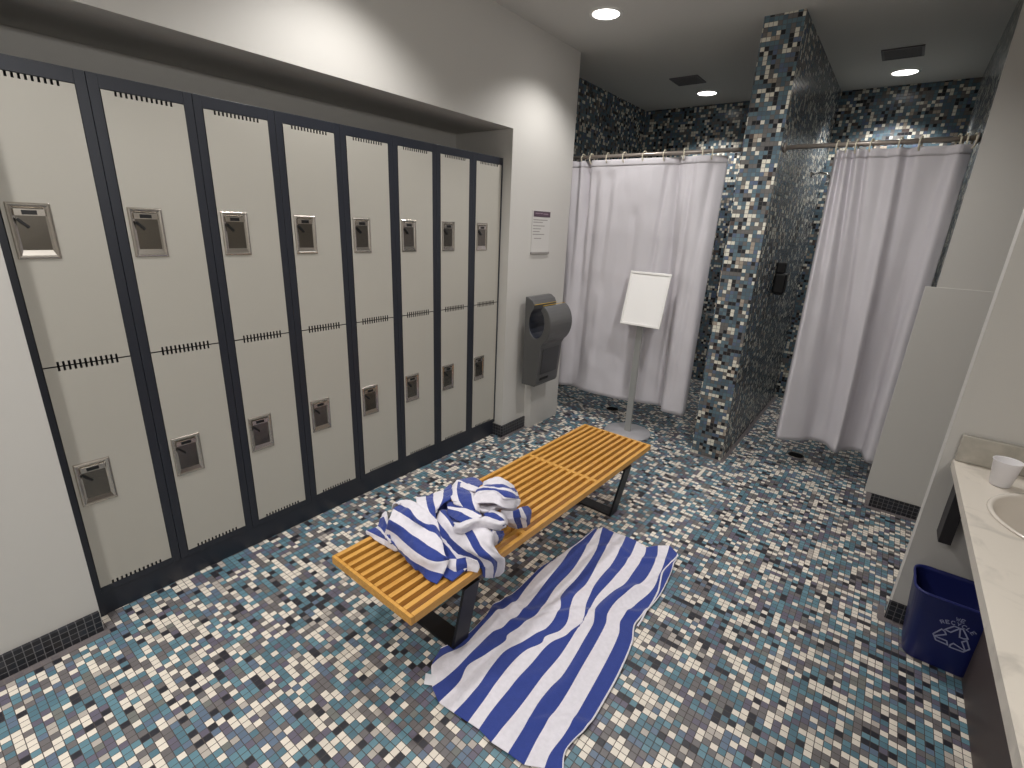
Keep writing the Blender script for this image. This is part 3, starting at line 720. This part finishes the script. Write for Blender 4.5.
# ------------------------------------------------------------------ sign stand
ss = thing('sign_stand', 'silver floor sign stand with a blank white sheet, before the left curtain', 'sign stand', (.757, 3.135, 0))
bm = bmesh.new(); lathe(bm, [(.001, .0005), (.178, .0005), (.180, .005), (.176, .011), (.03, .014), (.001, .014)], (0, 0, 0), 56); obj('base', bm, M['disc'], ss)
bm = bmesh.new(); box(bm, -.024, .024, -.010, .010, .0135, .93); obj('pole', bm, M['pole'], ss, bevel=.003)
th = math.radians(14.5)
def tilt(p):   # local (x, depth, up) on the leaning head
    x, d, u = p
    return (x+.013, -.052+u*math.sin(th)+d*math.cos(th), .862+u*math.cos(th)-d*math.sin(th))
HW, HH = .306, .392
bm = bmesh.new()
f0 = .017
for a, b, c_, d_ in ((-HW/2, HW/2, 0, f0), (-HW/2, HW/2, HH-f0, HH), (-HW/2, -HW/2+f0, f0, HH-f0), (HW/2-f0, HW/2, f0, HH-f0)):
    box(bm, a, b, -.007, .007, c_, d_)
for v in bm.verts: v.co = tilt(v.co)
obj('frame', bm, M['sframe'], ss, bevel=.002)
bm = bmesh.new(); box(bm, -HW/2+f0-.002, HW/2-f0+.002, -.001, .005, f0-.002, HH-f0+.002)
for v in bm.verts: v.co = tilt(v.co)
obj('sheet', bm, M['paper'], ss, label='blank glossy white sheet')
bm = bmesh.new(); box(bm, -.03, .03, .0075, .020, .02, .12)
for v in bm.verts: v.co = tilt(v.co)
obj('bracket', bm, M['pole'], ss, bevel=.002)

# ------------------------------------------------------------------ vanity
CX0, CX1, CY0, CY1, CZ = 2.490, 3.069, -1.4, 2.054, .76
vc = thing('vanity_counter', 'white marble vanity counter with a round sink along the right wall', 'counter', (CX0, CY1, 0))
def loc(x, y, z): return (x-CX0, y-CY1, z)
bm = bmesh.new()
sx, sy, rx, ry = 2.768, 1.655, .215, .225
N_ = 64
el = [(sx+rx*math.cos(2*math.pi*k/N_), sy+ry*math.sin(2*math.pi*k/N_)) for k in range(N_)]
y0r, y1r = 1.20, CY1
def torect(x, y):
    dx, dy = x-sx, y-sy; s = 1e9
    if dx > 1e-9: s = min(s, (CX1-sx)/dx)
    if dx < -1e-9: s = min(s, (CX0-sx)/dx)
    if dy > 1e-9: s = min(s, (y1r-sy)/dy)
    if dy < -1e-9: s = min(s, (y0r-sy)/dy)
    return sx+dx*s, sy+dy*s
ang = sorted(set([2*math.pi*k/N_ for k in range(N_)]+[math.atan2(y-sy, x-sx) % (2*math.pi) for x in (CX0, CX1) for y in (y0r, y1r)]))
inner = [(sx+rx*math.cos(a), sy+ry*math.sin(a)) for a in ang]; outer = [toRect for toRect in (torect(sx+math.cos(a), sy+math.sin(a)) for a in ang)]
TH = .032
for z in (CZ, CZ-TH):
    I = [bm.verts.new(loc(x, y, z)) for x, y in inner]; O = [bm.verts.new(loc(x, y, z)) for x, y in outer]
    for k in range(len(ang)):
        j = (k+1) % len(ang); bm.faces.new((I[k], O[k], O[j], I[j]))
    if z == CZ: I1, O1 = I, O
    else:
        for k in range(len(ang)):
            j = (k+1) % len(ang); bm.faces.new((I1[k], I1[j], I[j], I[k])); bm.faces.new((O1[k], O[k], O[j], O1[j]))
xa, ya, _ = loc(CX0, CY0, 0); xb, yb, _ = loc(CX1, y0r, 0)
box(bm, xa, xb, ya, yb, CZ-TH, CZ)
bmesh.ops.remove_doubles(bm, verts=bm.verts, dist=1e-5)
obj('countertop', bm, M['marble'], vc)
bm = bmesh.new(); box(bm, .003, CX1-CX0-.001, -.018, -.0005, CZ+.0005, CZ+.104); obj('backsplash', bm, M['splash'], vc, bevel=.003)
bm = bmesh.new(); box(bm, CX1-CX0-.019, CX1-CX0-.001, CY0-CY1, -.019, CZ+.0005, CZ+.104); obj('backsplash', bm, M['splash'], vc, bevel=.003)
bm = bmesh.new()
pr_ = [(1.03, .0018), (1.02, .006), (.985, .0065), (.955, .001), (.93, -.02), (.84, -.075), (.62, -.12), (.3, -.14), (.08, -.143)]
rings = []
for s, h in pr_:
    rings.append([bm.verts.new(loc(sx+rx*s*math.cos(2*math.pi*k/N_), sy+ry*s*math.sin(2*math.pi*k/N_), CZ+h)) for k in range(N_)])
for A, B in zip(rings, rings[1:]):
    for k in range(N_): bm.faces.new((A[k], A[(k+1) % N_], B[(k+1) % N_], B[k])).smooth = True
bm.faces.new(rings[-1])
o = obj('basin', bm, M['sink'], vc)
md = o.modifiers.new('thick', 'SOLIDIFY'); md.thickness = .008; md.offset = -1
bm = bmesh.new(); lathe(bm, [(.001, -.139), (.022, -.139), (.025, -.142)], loc(sx, sy, CZ), 24); obj('sink_drain', bm, M['chrome'], vc)
bm = bmesh.new()
fx, fy, fz = loc(2.985, sy, CZ)
tube(bm, [(fx, fy, fz), (fx, fy, fz+.14), (fx-.03, fy, fz+.175), (fx-.10, fy, fz+.175), (fx-.13, fy, fz+.15)], .013, 14); obj('faucet', bm, M['chrome'], vc)

cb = thing('vanity_cabinet', 'dark brown cabinet panel under the marble counter, beside the blue bin', 'cabinet', (2.69, 1.835, 0))
bm = bmesh.new(); box(bm, 0, .378, -3.2, 0, .0, .60); obj('body', bm, M['cabinet'], cb, bevel=.002)
for k in range(4):
    bm = bmesh.new(); box(bm, -.004, -.0002, -.8*k-.797, -.8*k-.003, .004, .598); obj('panel', bm, M['cabinet'], cb, bevel=.0015)
bp_ = thing('counter_bracket', 'black upright bracket under the corner of the marble counter', 'bracket', (2.515, 2.0545, .455))
bm = bmesh.new(); box(bm, 0, .038, -.095, -.0005, 0, .266); obj('post', bm, M['darkpost'], bp_, bevel=.002)
bm = bmesh.new(); box(bm, .004, .034, -.26, -.002, .2665, .272); obj('arm', bm, M['darkpost'], bp_)

# plastic cup
cp = thing('plastic_cup', 'small translucent plastic cup on the marble counter by the backsplash', 'cup', (2.600, 1.888, CZ+.0006))
bm = bmesh.new(); lathe(bm, [(.001, .001), (.025, .001), (.027, .004), (.0375, .088), (.0395, .090), (.0385, .0915), (.036, .088), (.0255, .0055), (.001, .004)], (0, 0, 0), 36)
obj('wall', bm, M['cup'], cp)

# ------------------------------------------------------------------ recycling bin
BN = (2.612, 1.935, 0)
rb = thing('recycling_bin', 'dark blue recycling bin with white recycle symbol on the floor under the counter', 'recycling bin', BN)
def rrect(cx_, hw, hd_, r, z, n=6):
    out = []
    for sx_, sy_, a0 in ((1, -1, -90), (1, 1, 0), (-1, 1, 90), (-1, -1, 180)):
        for k in range(n+1):
            a = math.radians(a0+90*k/n); out.append((cx_+sx_*(hw-r)+r*math.cos(a), sy_*(hd_-r)+r*math.sin(a), z))
    return out
bm = bmesh.new()
sec = [(.100, .078, .036, .0005), (.103, .080, .038, .006), (.128, .1, .046, .292), (.132, .1035, .048, .295), (.132, .1035, .048, .305), (.126, .098, .044, .305), (.124, .096, .043, .29), (.098, .075, .034, .008)]
rings = [[bm.verts.new(p) for p in rrect(0, a, b, r, z)] for a, b, r, z in sec]
for A, B in zip(rings, rings[1:]):
    n = len(A)
    for k in range(n): bm.faces.new((A[k], A[(k+1) % n], B[(k+1) % n], B[k])).smooth = True
bm.faces.new(rings[0][::-1]); bm.faces.new(rings[-1])
obj('tub', bm, M['bin'], rb)
def face(p, t):   # point on the bin's front wall: (across, up)
    z = .15+p[1]; y = -(.080+(.100-.080)*(z-.006)/.286)
    return (p[0], y-t, z)
bm = bmesh.new()
sc = .033
A0, A1 = .0004, .0012
LW = .0044
for k in range(3):
    a = math.radians(90+120*k)
    ca, sa = math.cos(a-math.pi/2), math.sin(a-math.pi/2)
    rot = lambda q: ((q[0]*ca-q[1]*sa)*1.2+.014, (q[0]*sa+q[1]*ca)*1.2+.006)
    # folded band: two outlined panels meeting at the fold
    p1 = [(-.024, .020), (-.008, .044), (.006, .044), (-.010, .018)]
    p2 = [(.006, .044), (.013, .044), (.030, .018), (.022, .013), (.012, .013)]
    for pl in (p1, p2):
        ribbon(bm, [rot(q) for q in pl], LW, face, A0, A1, closed=True)
obj('recycle_symbol', bm, M['print'], rb, label='white three-arrow recycle symbol')
GLY = {'W': [[(0, 1), (.25, 0), (.5, .7), (.75, 0), (1, 1)]],
       'E': [[(1, 1), (0, 1), (0, 0), (1, 0)], [(0, .5), (.8, .5)]],
       'R': [[(0, 0), (0, 1), (.8, 1), (.95, .75), (.8, .5), (0, .5)], [(.45, .5), (1, 0)]],
       'C': [[(1, .85), (.75, 1), (.25, 1), (0, .7), (0, .3), (.25, 0), (.75, 0), (1, .15)]],
       'Y': [[(0, 1), (.5, .5), (1, 1)], [(.5, .5), (.5, 0)]],
       'L': [[(0, 1), (0, 0), (1, 0)]]}
bm = bmesh.new()
def word(wd, cxw, r0, ang0, step, size):
    for i, ch in enumerate(wd):
        a = ang0-step*(i-(len(wd)-1)/2)
        for st in GLY[ch]:
            q = []
            for u, v in st:
                lx, ly = (u-.5)*size*.72, r0+v*size
                q.append((cxw+lx*math.cos(a)-ly*math.sin(a), lx*math.sin(a)+ly*math.cos(a)+.002))
            ribbon(bm, q, .0022, face, A0, A1)
word('RECYCLE', .014, .064, 0, .215, .0135)
word('WE', .014, .084, 0, .155, .0135)
obj('recycle_lettering', bm, M['print'], rb, label='white letters WE RECYCLE')

# ------------------------------------------------------------------ ceiling fittings and light
def downlight(x, y, label):
    t = thing('ceiling_light', label, 'ceiling light', (x, y, H), group='recessed round ceiling lights')
    bm = bmesh.new(); lathe(bm, [(.098, -.0005), (.096, -.005), (.080, -.006), (.076, -.002)], (0, 0, 0), 40); obj('trim_ring', bm, M['trim_white'], t)
    bm = bmesh.new(); lathe(bm, [(.0008, -.0035), (.077, -.0035)], (0, 0, 0), 40); obj('lens', bm, M['lens'], t)
    return t
downlight(.523, 2.637, 'lit round ceiling light above the hand dryer pier')
downlight(.504, 4.595, 'lit round ceiling light inside the left shower stall')
downlight(1.899, 4.648, 'lit round ceiling light inside the right shower stall')
def vent(x, y, label):
    t = thing('ceiling_vent', label, 'vent', (x, y, H), group='grey ceiling vents')
    bm = bmesh.new()
    a, b = .113, .113
    for q in ((-a, a, -b, -b+.014), (-a, a, b-.014, b), (-a, -a+.014, -b+.014, b-.014), (a-.014, a, -b+.014, b-.014)): box(bm, *q, -.008, -.0005)
    obj('frame', bm, M['vent'], t)
    bm = bmesh.new()
    for k in range(9): box(bm, -a+.014, a-.014, -b+.02+k*.0215, -b+.032+k*.0215, -.006, -.0006)
    obj('louvre', bm, M['vent'], t)
vent(.490, 4.135, 'square grey vent in the ceiling of the left shower stall')
vent(1.888, 4.158, 'square grey vent in the ceiling of the right shower stall')

def spot(x, y, w, size=118, blend=.42, z=H-.008, name='downlight_or_fill'):
    l = bpy.data.lights.new(name, 'SPOT'); l.energy = w; l.spot_size = math.radians(size); l.spot_blend = blend
    l.shadow_soft_size = .06; l.color = (1, .98, .955)
    o = bpy.data.objects.new(name, l); COL.objects.link(o); o.location = (x, y, z); return o
LW_ = 92
spot(.535, 2.637, LW_*.68, 126, .62); spot(.535, 1.12, LW_*.68, 126, .62); spot(.535, -.45, LW_*.62); spot(.535, -2.05, LW_*.9, 150, 1.)
spot(1.35, -1.2, LW_*1.6, 165, 1.); spot(1.66, 2.28, LW_*.98, 144, .8)  # unseen fill spots, added to brighten the curtains and right-hand walls
spot(.504, 4.595, LW_*.75, 118); spot(1.899, 4.648, LW_*.75, 118)
vl = bpy.data.lights.new('side_fill', 'AREA'); vl.shape = 'RECTANGLE'; vl.size = .12; vl.size_y = 1.2; vl.energy = 15; vl.color = (1, .985, .95)  # unseen area fill, added to even out the light on the lockers
vo = bpy.data.objects.new('side_fill', vl); COL.objects.link(vo); vo.location = (3.04, .2, 2.15); vo.rotation_euler = (0, math.radians(68), 0)

w = bpy.data.worlds.new('world'); S.world = w; w.use_nodes = True
w.node_tree.nodes['Background'].inputs[0].default_value = (.05, .05, .05, 1)

# ------------------------------------------------------------------ camera
Rm = [[0.791878, 0.60924, 0.041911], [0.220228, -0.220888, -0.950109], [-0.569587, 0.761601, -0.309088]]
cam = bpy.data.cameras.new('camera'); co = bpy.data.objects.new('camera', cam); COL.objects.link(co)
r0, r1, r2 = (Vector(v) for v in Rm)
m3 = Matrix((r0, -r1, -r2)).transposed()
co.matrix_world = Matrix.Translation((2.16399, -0.2996, 1.52744)) @ m3.to_4x4()
cam.sensor_fit = 'HORIZONTAL'; cam.sensor_width = 36; cam.lens = 489.861/1024*36; cam.clip_start = .02
S.camera = co
S.view_settings.view_transform = 'Standard'; S.view_settings.look = 'None'
S.view_settings.gamma = 1; S.view_settings.use_curve_mapping = False
S.view_settings.exposure = 0.07
S.cycles.max_bounces = 10; S.cycles.diffuse_bounces = 6
S.cycles.use_denoising = True
S.cycles.sample_clamp_indirect = 6
